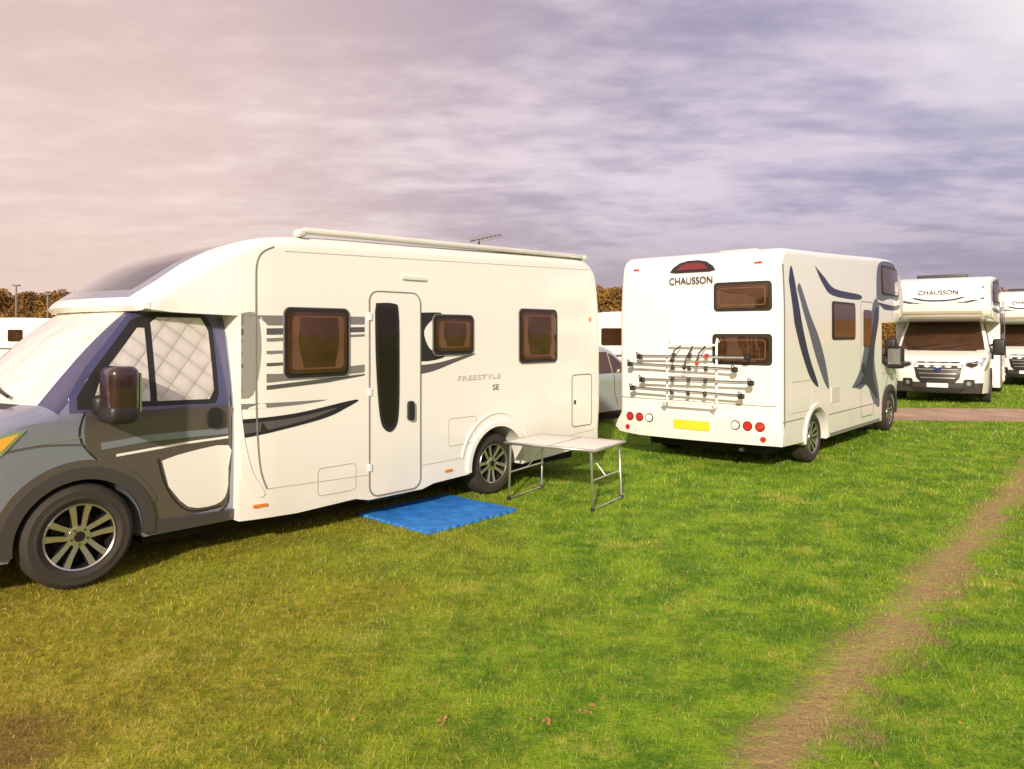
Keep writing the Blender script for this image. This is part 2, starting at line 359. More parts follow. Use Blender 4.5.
# ------------------------------------------------------------------ left coachbuilt (low profile)
def motorhome_low():
    A = empty('motorhome', (-2.97, 5.03, 0), math.atan2(.741, .672))
    W = 2.3
    def D(s, w, z):
        q = (w-W/2)/(W/2); aq = min(1, abs(q))
        ins = .13*sm((1.42-s)/.75)*(1 if z > 1.0 else .75+.25*z)
        ins += .035*sm((z-1.9)/.9)
        ss = s
        if z > 1.88: ss -= .20*(1-aq**2.2)*sm((1.5-s)/.9)
        ss -= .10*aq**6*sm((s-5.6)/.5)
        return Vector((ss, W/2+(w-W/2)*(1-ins/(W/2)), z))
    roof = cr([(.47, 1.985, .8), (.52, 2.05, 1), (.72, 2.19, 1), (.95, 2.37, 1), (1.2, 2.505, 1), (1.5, 2.585, 1), (2.0, 2.625, 1), (3, 2.65, 1), (4, 2.68, 1), (5, 2.71, 1), (5.75, 2.72, 1), (5.98, 2.69, 1), (6.14, 2.59, 1), (6.20, 2.42, 1), (6.23, 2.0, 1), (6.25, 1.0, 1), (6.22, .55, 1)], 4)
    pts = [(1.19, .27, 0), (1.19, 1.92, 0), (.7, 1.94, 0), (.5, 1.945, .2)]+roof+[(6.18, .37, 0), (4.62, .29, 0)]+arcp(4.18, .34, .42, -7, 187, 26)+[(3.74, .29, 0), (3.25, .27, 0), (3.1, .235, 0), (2.45, .235, 0), (2.3, .27, 0), (1.7, .25, 0)]
    def mf(s, w, z, k):
        if .62 < s < 1.28 and z > 2.1 and .30 < w < 2.0: return 1
        if .53 < s < 1.42 and z > 2.05 and .18 < w < 2.12: return 2
        return 0
    body('habitation_body', pts, W, .10, [WHITE, mat('roof_window', (.015, .015, .02), .08, coat=1.), SILVER], A, D, mf, lat=(.18, .30, 2.0, 2.12), cuts=.15)
    AC = .07
    cab(A, 0, 1, W/2-.02, SILVER, DKGR, QUILTW, QUILT, 0, ac=AC)
    Dc = cab_deform(0, 1, W/2-.02)
    def cp(n, p, d, m): return plate(n, p, d, m, A, side_map, Dc, cut=.08)
    cp('door_panel_paint', c2([(.10, 1.22), (.6, 1.21), (1.155, 1.20), (1.165, 1.1), (1.16, .8), (1.14, .45), (1.07, .39), (.53, .385), (.47, .60), (.27, .83), (.10, .97), (.10, 1.2)], 2), .0042, GRAPH)
    cp('door_white_graphic', c2([(.62, .82), (.80, .86), (1.14, .88), (1.14, .70), (1.13, .5), (1.04, .42), (.82, .44), (.67, .62)], 3), .008, WHITE)
    cp('door_stripe', band([(.20, .975), (.5, 1.0), (.8, 1.0), (1.14, .995)], .05), .008, SILVER)
    cp('door_stripe', band([(.30, .90), (.8, .935), (1.14, .945)], .018), .008, WHITE)
    cp('door_white_outline', band(c2([(.59, .84), (.66, .60), (.82, .41), (1.08, .40)], 4), .012), .008, DECDK)
    cp('wing_crease', band(c2([(-.5, .98), (-.2, 1.02), (.08, 1.0)], 4), .014), .004, DECGR)
    cp('arch_outer_band', band([(q[0], q[1]) for q in arcp(AC, .35, .52, 20, 178, 24)], .05), .012, GRAPH)  # graphite-coloured band outside the front wheel arch trim
    def p(n, q, d, m): return plate(n, q, d, m, A, side_map, D, cut=.25)
    p('stripe', [(1.21, 1.84), (2.40, 1.86), (2.40, 1.93), (1.30, 1.925), (1.21, 1.93)], .003, DECLT)
    p('stripe', [(1.21, 1.76), (2.40, 1.79), (2.40, 1.835), (1.21, 1.815)], .003, DECGR)
    p('stripe', [(1.21, 1.70), (2.40, 1.75), (2.40, 1.77), (1.21, 1.73)], .003, DECLT)
    p('stripe', [(1.21, 1.60), (1.58, 1.61), (1.58, 1.635), (1.21, 1.63)], .003, DECLT)
    p('stripe', [(1.21, 1.50), (1.58, 1.51), (1.58, 1.535), (1.21, 1.53)], .003, DECGR)
    p('stripe', [(1.21, 1.36), (2.40, 1.42), (2.40, 1.49), (1.55, 1.44), (1.21, 1.45)], .003, DECLT)
    p('stripe', [(1.21, 1.30), (2.0, 1.345), (2.40, 1.39), (2.40, 1.405), (1.21, 1.335)], .003, DECGR)
    p('stripe', c2([(1.21, 1.21), (1.6, 1.20), (2.0, 1.195), (1.7, 1.17), (1.21, 1.165)], 3), .003, DECLT)
    p('stripe', c2([(1.21, 1.25), (1.30, 1.28), (1.36, 1.5), (1.37, 1.75), (1.33, 1.94), (1.21, 1.94)], 3), .0022, mat('decal_pale', (.38, .36, .36), .3, metal=.3))
    p('swoosh', c2([(1.21, 1.085), (1.7, 1.10), (2.31, 1.175), (2.18, 1.10), (1.95, 1.03), (1.5, .965), (1.21, .935)], 5), .004, DECDK)
    p('swoosh_inner', c2([(1.21, 1.05), (1.7, 1.065), (2.1, 1.115), (1.85, 1.045), (1.5, .99), (1.21, .965)], 4), .006, DECGR)
    p('door_swoosh', c2([(3.02, 1.98), (3.35, 1.985), (3.25, 1.93), (3.12, 1.80), (3.20, 1.62), (3.40, 1.54), (3.10, 1.50), (3.01, 1.60), (2.99, 1.80)], 4), .003, DECDK)
    p('door_swoosh', c2([(3.02, 1.46), (3.3, 1.48), (3.6, 1.53), (3.85, 1.56), (3.55, 1.48), (3.25, 1.40), (3.02, 1.37)], 4), .003, DECGR)
    def win(n, s0, z0, s1, z1, g=GLASS):
        p(n+'_frame', rr(s0-.025, z0-.025, s1+.025, z1+.025, .06), .010, BLACK)
        p(n+'_rim', band(rr(s0-.028, z0-.028, s1+.028, z1+.028, .06), .008, True), .012, SEAM)
        p(n+'_glass', rr(s0+.012, z0+.012, s1-.012, z1-.012, .045), .024, g)
        p(n+'_inner_trim', band(rr(s0+.05, z0+.055, s1-.05, z1-.05, .03), .014, True), .0255, BLIND)
        p(n+'_curtain', c2([(s0+.06, z0+.065), (s0+.15, z0+.065), (s0+.10, (z0+z1)/2), (s0+.12, z1-.06), (s0+.06, z1-.06)], 3), .0252, BLIND)
        p(n+'_curtain', c2([(s1-.06, z0+.065), (s1-.13, z0+.065), (s1-.09, (z0+z1)/2), (s1-.10, z1-.06), (s1-.06, z1-.06)], 3), .0252, BLIND)
        p(n+'_catch', [(s0+.07, z0+.02), (s0+.15, z0+.02), (s0+.15, z0+.035), (s0+.07, z0+.035)], .0265, DKPL)
    win('window', 1.60, 1.42, 2.20, 1.97); win('window', 3.26, 1.58, 3.78, 1.94); win('window', 4.56, 1.46, 5.19, 2.03)
    def ring(n, q, wdt, d, m): return p(n, band(q, wdt, True), d, m)
    p('door_panel', rr(2.455, .26, 3.07, 2.17, .10), .007, WHITE)
    ring('door_seam', rr(2.455, .26, 3.07, 2.17, .10, 6), .014, .009, SEAM)
    p('door_glass', c2([(2.53, 2.06), (2.74, 2.06), (2.79, 1.98), (2.80, 1.5), (2.79, 1.0), (2.73, .86), (2.64, .86), (2.57, 1.0), (2.525, 1.5), (2.515, 1.98)], 4), .014, BLACK)
    p('door_pane', c2([(2.56, 2.02), (2.71, 2.02), (2.755, 1.95), (2.765, 1.5), (2.755, 1.03), (2.71, .91), (2.65, .91), (2.60, 1.03), (2.56, 1.5), (2.55, 1.96)], 4), .019, mat('door_glass_dark', (.012, .010, .010), .05, ior=1.6, tint=(1, .7, .5)))
    p('door_handle', rr(2.90, .93, 2.97, 1.12, .03), .04, BLACK)
    for z in (.5, 1.2, 1.9): p('door_hinge', rr(2.445, z, 2.475, z+.07, .008), .018, WHITE2)
    ring('locker_seam', rr(5.52, .62, 6.02, 1.26, .05, 5), .012, .004, SEAM)
    ring('hatch_seam', rr(1.9, .36, 2.3, .60, .04, 5), .007, .004, SEAML)
    ring('fridge_vent', rr(3.45, .62, 3.85, .90, .03, 5), .007, .004, SEAML)
    p('locker_lock', rr(5.56, .9, 5.59, .95, .01), .01, DKPL)
    p('body_seam', band(c2([(1.50, 2.50), (1.36, 2.40), (1.33, 2.1), (1.33, 1.2), (1.36, .7), (1.42, .50)], 5), .010), .005, SEAM)
    p('body_seam', band([(1.42, .50), (2.44, .47)], .007), .003, SEAML)
    p('body_seam', band([(3.08, .47), (3.65, .48)], .007), .003, SEAML)
    p('body_seam', band([(4.72, .50), (6.1, .55)], .007), .003, SEAML)
    p('roof_seam', band([(1.6, 2.47), (6.0, 2.585)], .006), .003, SEAML)
    p('front_flare', c2([(1.205, 1.2), (1.24, .9), (1.30, .65), (1.40, .47), (1.33, .45), (1.22, .6), (1.2, .9)], 4), .006, WHITE2)
    p('rear_arch_lip', band([(q[0], q[1]) for q in arcp(4.18, .34, .445, -4, 184, 26)], .05), .028, WHITE)
    p('rear_arch_flare', band([(q[0], q[1]) for q in arcp(4.18, .36, .55, 12, 168, 26)], .02), .012, WHITE)
    p('reflector', rr(1.30, .36, 1.42, .385, .008), .012, ORANGE); p('reflector', rr(3.40, .36, 3.5, .385, .008), .012, ORANGE); p('reflector', rr(5.7, .42, 5.8, .445, .008), .012, ORANGE)
    p('side_marker', rr(5.95, 1.93, 6.0, 1.98, .02), .01, ORANGE)
    p('awning_light', rr(2.85, 2.30, 3.15, 2.33, .01), .02, mat('lamp_lens', (.7, .7, .66), .3))
    text('model_script', 'FREESTYLE', (3.90, -.006, 1.285), (math.pi/2, 0, 0), .072, mat('script_faint', (.60, .57, .53), .5), A, sx=1.95)
    text('model_script', 'SE', (4.15, -.006, 1.16), (math.pi/2, 0, 0), .085, DECLT, A, sx=1.3)
    ra = math.atan2(.07, 3.9)
    bx = box('awning_cassette', (1.80, .03, 2.60), (5.83, .13, 2.655), WHITE2, A, .02, rot=(0, -ra*1.05, 0)); bx.location.z = 2.705
    box('rail_end', (1.74, .03, 2.61), (1.82, .14, 2.675), WHITE2, A, .02); box('rail_end', (5.80, .02, 2.705), (5.88, .14, 2.765), WHITE2, A, .02)
    box('roof_vent', (2.3, .8, 2.6), (2.8, 1.3, 2.72), VENTC, A, .04)
    for k in range(6): tube('antenna_rod', [(4.50+.07*k, .50, 2.86+.016*k), (4.58+.07*k, .90, 2.93+.02*k)], .005, DECLT, A)
    tube('antenna_boom', [(4.45, .70, 2.87), (4.98, .70, 3.0)], .007, DKPL, A); tube('antenna_mast', [(4.6, .70, 2.66), (4.6, .70, 2.91)], .012, DKPL, A)
    box('chassis', (.55, .30, .17), (5.9, 2.0, .30), CHAS, A, 0); box('wheelhouse', (3.7, .34, .2), (4.66, 1.96, .8), CHAS, A, 0); box('wheelhouse_front', (-.4, .42, .2), (.55, 1.88, .8), CHAS, A, 0)
    wheel('wheel_front', A, AC-.01, .075, 1, .365, 5, .3); wheel('wheel_rear', A, 4.18, .05, 1, .34, 5, .8)
    wheel('wheel_front_far', A, AC, W-.16, -1, .365); wheel('wheel_rear_far', A, 4.18, W-.05, -1, .34)
    tube('step_rail', [(2.5, .12, .2), (3.0, .12, .2)], .02, BLACK, A)
    return A

# ------------------------------------------------------------------ luton coachbuilts
def coach(loc, rz, bikes=False, front_graphics=False, scale=1., W=2.38, E=.33):
    A = empty('motorhome', loc, rz); A.scale = (scale,)*3
    def D(s, w, z):
        q = (w-W/2)/(W/2); aq = min(1, abs(q))
        ins = .11*sm((s-4.6-E)/1.2)*(1 if z > 1.9 else .6)+.03*sm((z-2.0)/1.0)
        ss = s
        if z > 1.9: ss += .16*(1-aq**2.5)*sm((s-4.6-E)/1.1)
        ss += .05*aq**6*sm((.5-s)/.5)
        return Vector((ss, W/2+(w-W/2)*(1-ins/(W/2)), z))
    top = cr([(0, .52, .8), (0, .9, 1), (0, 2.0, 1), (.02, 2.60, 1), (.06, 2.76, 1), (.17, 2.845, 1), (.4, 2.875, 1), (1.5, 2.92, 1), (3.0, 2.99, 1), (4.4, 3.06, 1), (5.0+E, 3.08, 1), (5.5+E, 3.02, 1), (5.84+E, 2.82, 1), (6.0+E, 2.48, 1), (5.94+E, 2.16, 1), (5.74+E, 2.04, .7)], 4)
    pts = [(.02, .36, 0)]+top+[(5.3+E, 1.99, 0), (4.7+E, 1.97, 0), (4.0+E, 1.95, 0), (4.0+E, .30, 0), (1.76, .30, 0)]+arcp(1.3, .34, .42, -7, 187, 26)+[(.84, .34, 0)]
    body('habitation_body', pts, W, .09, [WHITE], A, D, None, cuts=.15)
    cab(A, 5.12+E, -1, W/2, WHITE2, DKPL, GLASS, GLASS, None, transit=True)
    for sd in (0, 1):
        mp = side_map if sd == 0 else (lambda u, v, d: (u, W+d, v))
        def p(n, q, d, m): return plate(n, q, d, m, A, mp, D, cut=.25)
        def win(n, s0, z0, s1, z1):
            p(n+'_frame', rr(s0-.02, z0-.02, s1+.02, z1+.02, .06), .010, BLACK); p(n+'_glass', rr(s0+.015, z0+.015, s1-.015, z1-.015, .045), .022, GLASS)
            p(n+'_trim', band(rr(s0+.06, z0+.06, s1-.06, z1-.06, .03), .014, True), .0235, BLIND)
        win('window', 1.95, 1.70, 2.98, 2.22)
        e = E-.33
        p('luton_graphic', c2([(4.05+e, 2.35), (4.15+e, 2.84), (4.45+e, 3.0), (5.1+e, 3.02), (5.55+e, 2.96), (5.85+e, 2.70), (5.86+e, 2.42), (5.5+e, 2.36), (4.9+e, 2.38), (4.4+e, 2.32)], 4), .004, DECSL)
        win('luton_window', 4.40+e, 2.45, 5.72+e, 2.92)
        p('luton_tail', c2([(4.05+e, 2.3), (4.5+e, 2.28), (5.2+e, 2.26), (5.9+e, 2.30), (5.8+e, 2.22), (5.2+e, 2.18), (4.5+e, 2.18)], 4), .004, DECNV)
        p('door_seam', band(rr(3.30, .45, 3.98, 2.28, .08), .012, True), .004, SEAM)
        p('door_window', rr(3.44, 1.55, 3.84, 2.15, .06), .012, GLASS)
        p('door_handle', rr(3.36, 1.15, 3.42, 1.3, .02), .03, BLACK)
        p('swoosh', c2([(.60, 2.36), (.70, 2.42), (1.02, 2.05), (1.38, 1.72), (1.66, 1.35), (1.80, 1.0), (1.6, 1.1), (1.27, 1.45), (1.0, 1.80), (.78, 2.08)], 4), .004, DECSL)
        p('swoosh', c2([(.30, 2.46), (.42, 2.64), (.60, 2.22), (.76, 1.86), (1.02, 1.45), (1.36, 1.05), (1.05, 1.18), (.72, 1.54), (.48, 1.9)], 4), .006, DECNV)
        p('swoosh', c2([(1.3, 2.70), (1.6, 2.46), (2.0, 2.32), (3.2, 2.30), (3.28, 2.38), (2.1, 2.42), (1.7, 2.55)], 4), .004, DECNV)
        p('swoosh', c2([(2.85, .95), (3.25, 1.2), (3.6, 1.75), (4.05, 2.32), (4.32, 2.22), (4.1, 1.8), (4.02, 1.3), (4.25, .85), (4.3, .55), (3.95, .68), (3.65, .95), (3.3, .9)], 4), .008, DECSL)
        p('swoosh', c2([(3.0, .95), (3.42, 1.1), (3.78, 1.6), (4.1, 2.18), (4.26, 2.05), (3.98, 1.5), (3.92, 1.1), (4.2, .7), (3.85, .85), (3.5, .98)], 4), .014, DECNV)
        p('arch_lip', band([(q[0], q[1]) for q in arcp(1.3, .34, .45, -4, 184, 26)], .05), .02, WHITE)
        p('skirt_seam', band([(1.8, .62), (4.3, .62)], .012), .004, SEAM)
        p('skirt_rail', band([(1.8, .33), (4.3, .33)], .05), .012, DECLT)
        p('skirt_seam', band([(.05, .66), (.8, .66)], .012), .004, SEAM)
        p('hatch', band(rr(.35, .75, 1.1, 1.15, .04), .01, True), .004, SEAML)
        p('fridge_vent', rr(1.9, .78, 2.25, 1.0, .02), .008, VENTC)
        p('corner_trim', band([(.09, .6), (.09, 2.65)], .03), .006, DECLT)
        wheel('wheel_rear', A, 1.3, .05 if sd == 0 else W-.05, 1 if sd == 0 else -1, .345, 5, .4)
        wheel('wheel_front', A, 5.12+E, .16 if sd == 0 else W-.16, 1 if sd == 0 else -1, .34, 5, .2)
    def rs_(z):
        tb = [(0, 0), (2.3, .005), (2.60, .02), (2.76, .06), (2.845, .17), (2.9, .5)]
        for (a, b), (c, d) in zip(tb[:-1], tb[1:]):
            if z <= c: return b+(d-b)*(z-a)/(c-a)
        return .5
    rm = lambda u, v, d: (rs_(v)-d, u, v)
    def r(n, q, d, m, b=-.004): return plate(n, q, d, m, A, rm, D, cut=.08, back=b)
    for (a, b, c, d_) in ((.13, 2.08, .86, 2.42), (.13, 1.39, .88, 1.75)):
        r('rear_window_frame', rr(a-.02, b-.02, c+.02, d_+.02, .05), .010, BLACK); r('rear_window_glass', rr(a+.02, b+.02, c-.02, d_-.02, .035), .022, GLASS)
        r('rear_window_trim', band(rr(a+.06, b+.06, c-.06, d_-.06, .03), .014, True), .0235, BLIND)
    r('brake_lamp_recess', [(.86, 2.61), (.90, 2.67), (1.0, 2.735), (1.12, 2.76), (1.28, 2.76), (1.40, 2.735), (1.50, 2.67), (1.54, 2.61), (1.45, 2.595), (.95, 2.595)], .014, DECDK)
    r('brake_lamp', [(.96, 2.63), (1.02, 2.69), (1.12, 2.72), (1.28, 2.72), (1.38, 2.69), (1.44, 2.63)], .026, DKRED)
    text('maker_script', 'CHAUSSON', (-.014, 1.21, 2.44), (math.pi/2, 0, -math.pi/2), .135, DECDK, A, ext=.004, sx=.9)
    r('rear_seam', band([(.06, .86), (W-.06, .86)], .010), .004, SEAM)
    r('rear_panel_seam', band([(.06, 1.28), (W-.06, 1.28)], .006), .003, SEAML)
    r('rear_bumper', c2([(.06, .37), (.06, .60), (.2, .68), (.6, .70), (W/2, .71), (W-.6, .70), (W-.2, .68), (W-.06, .60), (W-.06, .37), (W/2, .35)], 3), .05, WHITE2, b=.03)
    r('number_plate', rr(W/2-.27, .49, W/2+.25, .61, .01), .062, YELLOW)
    def disc(n, u, v, rad, d, m): r(n, [(u+rad*math.cos(a*math.pi/10), v+rad*math.sin(a*math.pi/10)) for a in range(20)], d, m)
    for c in (1, -1):
        for k, mm in ((.95, RED), (.79, RED), (.63, WPLATE)):
            disc('lamp_bezel', W/2+c*k, .60, .062, .058, DKPL if k < .7 else DKRED); disc('tail_lamp', W/2+c*k, .60, .048, .068, mm)
        disc('reflector', W/2+c*.99, .445, .036, .062, RED)
    for w_ in (.28, W-.28): r('upper_marker', rr(w_-.05, 2.66, w_+.05, 2.69, .01), .012, RED)
    box('roof_vent', (1.2, .8, 2.88), (1.8, 1.4, 3.0), VENTC, A, .04)
    box('roof_vent', (3.4, .6, 2.98), (3.9, 1.2, 3.10), VENTC, A, .04)
    box('solar_panel', (4.4, .6, 3.07), (5.2, 1.7, 3.18 if front_graphics else 3.11), VENTD, A, .01)
    box('chassis', (.3, .3, .2), (5.5, 2.0, .33), CHAS, A, 0); box('wheelhouse', (.8, .34, .22), (1.8, W-.34, .8), CHAS, A, 0); box('wheelhouse_front', (4.62+E, .46, .22), (5.62+E, W-.46, .8), CHAS, A, 0)
    tube('exhaust', [(.9, .6, .28), (.1, .55, .27)], .03, DKPL, A)
    if bikes:
        rk = empty('bike_rack', (0, 0, 0)); rk.parent = A
        for w in (.80, 1.52):
            tube('rack_upright', [(-.03, w, 1.66), (-.07, w, 1.70), (-.09, w, 1.64), (-.09, w, .84), (-.16, w, .80), (-.22, w, .86)], .016, WHITE2, rk)
        tube('rack_top_bar', [(-.09, .80, 1.62), (-.09, 1.52, 1.62)], .016, WHITE2, rk); tube('rack_mid_bar', [(-.09, .80, 1.22), (-.09, 1.52, 1.22)], .014, WHITE2, rk)
        tube('rack_bottom_bar', [(-.20, .78, .86), (-.20, 1.54, .86)], .016, WHITE2, rk)
        for k, (z, w0, w1) in enumerate(((1.47, .36, 1.92), (1.31, .52, 2.06), (1.15, .30, 1.86), (.98, .42, 2.0))):
            s = -.13-.015*k; dz = .03 if k % 2 else -.02
            tube('bike_rail', [(s, w0, z), (s, w1, z+dz)], .014, ALU, rk)
            tube('bike_rail_lip', [(s-.02, w0+.05, z+.022), (s-.02, w1-.05, z+dz+.022)], .006, DKPL, rk)
            for w in (w0, w1):
                zz = z if w == w0 else z+dz
                box('wheel_clip', (s-.05, w-.035, zz-.03), (s+.02, w+.035, zz+.035), BLACK, rk, .012)
                tube('wheel_strap', [(s-.05, w-.03, zz+.03), (s-.10, w, zz+.07), (s-.05, w+.03, zz+.03)], .007, BLACK, rk)
            for w in (.92, 1.16, 1.40):
                box('rail_bracket', (s-.03, w-.02, z-.025), (s+.025, w+.02, z+.04), RED if (k == 0 and w < 1) else DKPL, rk, .008)
        for w, z in ((.96, 1.52), (1.14, 1.46), (1.32, 1.55)):
            tube('bike_clamp', [(-.09, w, 1.60), (-.20, w+.03, z), (-.24, w+.05, z-.12)], .011, BLACK, rk)
            box('clamp_knob', (-.26, w+.025, z-.16), (-.20, w+.07, z-.11), RED if w < 1 else BLACK, rk, .015)
    if front_graphics:
        def ls(z):
            tb = [(2.04, 5.74+E), (2.16, 5.94+E), (2.48, 6.0+E), (2.82, 5.84+E), (3.02, 5.50+E), (3.08, 5.0+E)]
            for (a, b_), (c, d) in zip(tb[:-1], tb[1:]):
                if z <= c: return b_+(d-b_)*max(0, z-a)/(c-a)
            return 5.0+E
        fm = lambda u, v, d: (ls(v)+d, W/2+u, v)
        def f(n, q, d, m): return plate(n, q, d, m, A, fm, D, cut=.06)
        f('front_swoosh', band(c2([(-1.05, 2.52), (-.5, 2.40), (0, 2.37), (.5, 2.40), (1.05, 2.52)], 5), .05), .016, DECGR)
        f('front_swoosh', band(c2([(-1.05, 2.80), (-.8, 2.62), (-.4, 2.50), (0, 2.47), (.4, 2.50), (.8, 2.62), (1.05, 2.80)], 5), .035), .016, DECNV)
        f('front_band', [(-.98, 2.10), (.98, 2.10), (1.0, 2.22), (-1.0, 2.22)], .016, TAN)
        text('maker_script', 'CHAUSSON', (6.13+E, W/2, 2.62), (math.radians(70), 0, math.pi/2), .16, DECDK, A, ext=.004)
    return A

motorhome_low()
coach((3.32, 9.16, 0), math.radians(48.9), bikes=True, E=.47)
def place(front_x, front_y, ang, sc, W=2.38):
    v = (-math.sin(ang), -math.cos(ang)); l = (-v[1], v[0]); L = 6.4*sc
    o = (front_x-L*v[0]-W/2*sc*l[0], front_y-L*v[1]-W/2*sc*l[1], 0)
    coach(o, math.atan2(v[1], v[0]), front_graphics=True, scale=sc)
place(10.80, 18.75, math.radians(35), 1.05)
place(17.3, 24.8, math.radians(38), 1.05)

# ------------------------------------------------------------------ caravans and car
def caravan(loc, rz):
    A = empty('touring_caravan', loc, rz); W = 2.25
    top = cr([(0, .62, 1), (-.05, 1.1, 1), (.05, 1.8, 1), (.25, 2.35, 1), (.6, 2.5, 1), (2.5, 2.56, 1), (4.6, 2.5, 1), (5.1, 2.3, 1), (5.35, 1.6, 1), (5.3, .7, 1)], 4)
    pts = top+[(5.2, .45, 0), (3.1, .42, 0)]+arcp(2.75, .34, .36, 10, 170, 14)+[(.2, .45, 0)]
    body('caravan_body', pts, W, .12, [WHITE], A, None, None, cuts=0)
    for sd in (0, 1):
        mp = side_map if sd == 0 else (lambda u, v, d: (u, W+d, v))
        for s0, s1 in ((.5, 1.5), (2.2, 2.9), (4.0, 4.9)):
            plate('window', rr(s0, 1.35, s1, 1.95, .07), .015, GLASS, A, mp)
        plate('stripe', [(.2, .95), (5.2, .95), (5.2, 1.03), (.2, 1.03)], .004, DECGR, A, mp)
        wheel('wheel', A, 2.75, .06 if sd == 0 else W-.06, 1 if sd == 0 else -1, .32)
    for u0, u1 in ((.15, .7), (.8, 1.45), (1.55, 2.1)):
        plate('end_window', rr(u0, 1.3, u1, 1.85, .06), .03, GLASS, A, lambda u, v, d: (-.05-d+.09*(v-1.1), u, v))
    plate('end_panel', rr(.2, .7, 2.05, .9, .03), .03, DECLT, A, lambda u, v, d: (-.03-d, u, v))
    box('floor', (.2, .2, .3), (5.1, 2.05, .5), CHAS, A, 0)
    tube('tow_bar', [(5.2, .7, .45), (6.3, 1.12, .42), (5.2, 1.55, .45)], .035, ALU, A)
    tube('jockey_wheel', [(6.1, 1.12, .6), (6.1, 1.12, .06)], .03, ALU, A)
    return A
caravan((-27.6, 37, 0), math.radians(8)); caravan((-35, 36.4, 0), math.radians(4)); caravan((-20.5, 38.5, 0), math.radians(80))
caravan((2.6, 25.5, 0), math.radians(14))
caravan((-12, 37, 0), math.radians(12)); caravan((10.5, 38, 0), math.radians(-5))

def car(loc, rz):
    A = empty('parked_car', loc, rz); W = 1.78
    paint = mat('car_paint', (.50, .57, .56), .25, metal=.3, coat=1.)
    def D(s, w, z):
        t = max(0, min(1, (z-.92)/.6)); return Vector((s, W/2+(w-W/2)*(1-.22*t)*(1-.08*(abs(s-2.1)/2.1)**4), z))
    top = cr([(.02, .5, 1), (0, .75, 1), (.08, .98, 1), (.25, 1.25, 1), (.5, 1.47, 1), (.9, 1.53, 1), (1.7, 1.53, 1), (2.3, 1.45, 1), (3.0, 1.02, 1), (3.6, .92, 1), (4.05, .78, 1), (4.15, .5, 1)], 4)
    pts = [(.1, .25, 0)]+top+[(4.1, .25, 0), (3.72, .25, 0)]+arcp(3.35, .31, .35, -8, 188, 16)+[(2.98, .22, 0), (1.05, .22, 0)]+arcp(.72, .31, .35, -8, 188, 16)
    def mf(s, w, z, k):
        if k >= 4 and .1 < w < W-.1 and ((2.35 < s < 2.98 and z > 1.02) or (s < .5 and 1.02 < z < 1.44)): return 1
        return 0
    body('car_shell', pts, W, .07, [paint, GLASS], A, D, mf, cuts=.12)
    for sd in (0, 1):
        mp = side_map if sd == 0 else (lambda u, v, d: (u, W+d, v))
        for q in ([(.42, 1.0), (1.25, .98), (1.25, 1.42), (.62, 1.42)], [(1.30, .98), (2.15, .98), (2.15, 1.40), (1.30, 1.42)], [(2.19, .98), (2.85, .98), (2.35, 1.32), (2.19, 1.38)]):
            plate('side_window', q, .008, GLASS, A, mp, D)
        for ln in ([(1.28, .98), (1.26, .35)], [(2.2, .98), (2.22, .6), (2.35, .3)]):
            plate('door_seam', band(ln, .012), .003, BLACK, A, mp, D)
        plate('tail_lamp', [(.03, .75), (.3, .85), (.25, 1.0), (.1, 1.0)], .012, RED, A, mp, D)
        plate('head_lamp', [(3.7, .72), (4.08, .62), (4.05, .75), (3.75, .84)], .012, CHROME, A, mp, D)
        for s in (.72, 3.35): wheel('wheel', A, s, .04 if sd == 0 else W-.04, 1 if sd == 0 else -1, .31)
    for s_ in (-1, 1): box('door_mirror', (2.55, W/2+s_*.95-.09, .98), (2.67, W/2+s_*.95+.09, 1.12), paint, A, .04)
    plate('number_plate', rr(.63, .62, 1.15, .73, .01), .03, YELLOW, A, lambda u, v, d: (.01-d, u, v))
    box('floor', (.3, .25, .15), (3.9, 1.55, .6), CHAS, A, 0)
    return A
car((.63, 13.2, 0), math.radians(49.7))

# ------------------------------------------------------------------ folding table
def table():
    A = empty('folding_table', (.57, 7.92, 0), math.radians(-32.3))
    L, Wd, H = 1.05, .74, .62
    box('table_top', (-L/2, -Wd/2, H-.018), (L/2, Wd/2, H), TABLE, A, .004)
    tube('edge_rim', [(-L/2, -Wd/2, H-.01), (L/2, -Wd/2, H-.01), (L/2, Wd/2, H-.01), (-L/2, Wd/2, H-.01)], .016, ALU, A, cyc=True)
    box('fold_joint', (-.004, -Wd/2, H-.002), (.004, Wd/2, H+.002), DKPL, A, 0)
    for sg in (-1, 1):
        x = sg*(L/2-.05)
        tube('leg_frame', [(x, -Wd/2+.03, H-.03), (x+sg*.02, -Wd/2+.02, .02), (x+sg*.02, Wd/2-.02, .02), (x, Wd/2-.03, H-.03)], .0125, ALU, A)
        tube('leg_brace', [(x, -Wd/2+.03, .30), (x, Wd/2-.03, .30)], .009, ALU, A)
        tube('stay', [(x, 0, .30), (x-sg*.25, 0, H-.03)], .006, ALU, A)
        for w in (-1, 1):
            box('foot', (x+sg*.02-.018, w*(Wd/2-.02)-.018, 0), (x+sg*.02+.018, w*(Wd/2-.02)+.018, .04), BLACK, A, .005)
table()

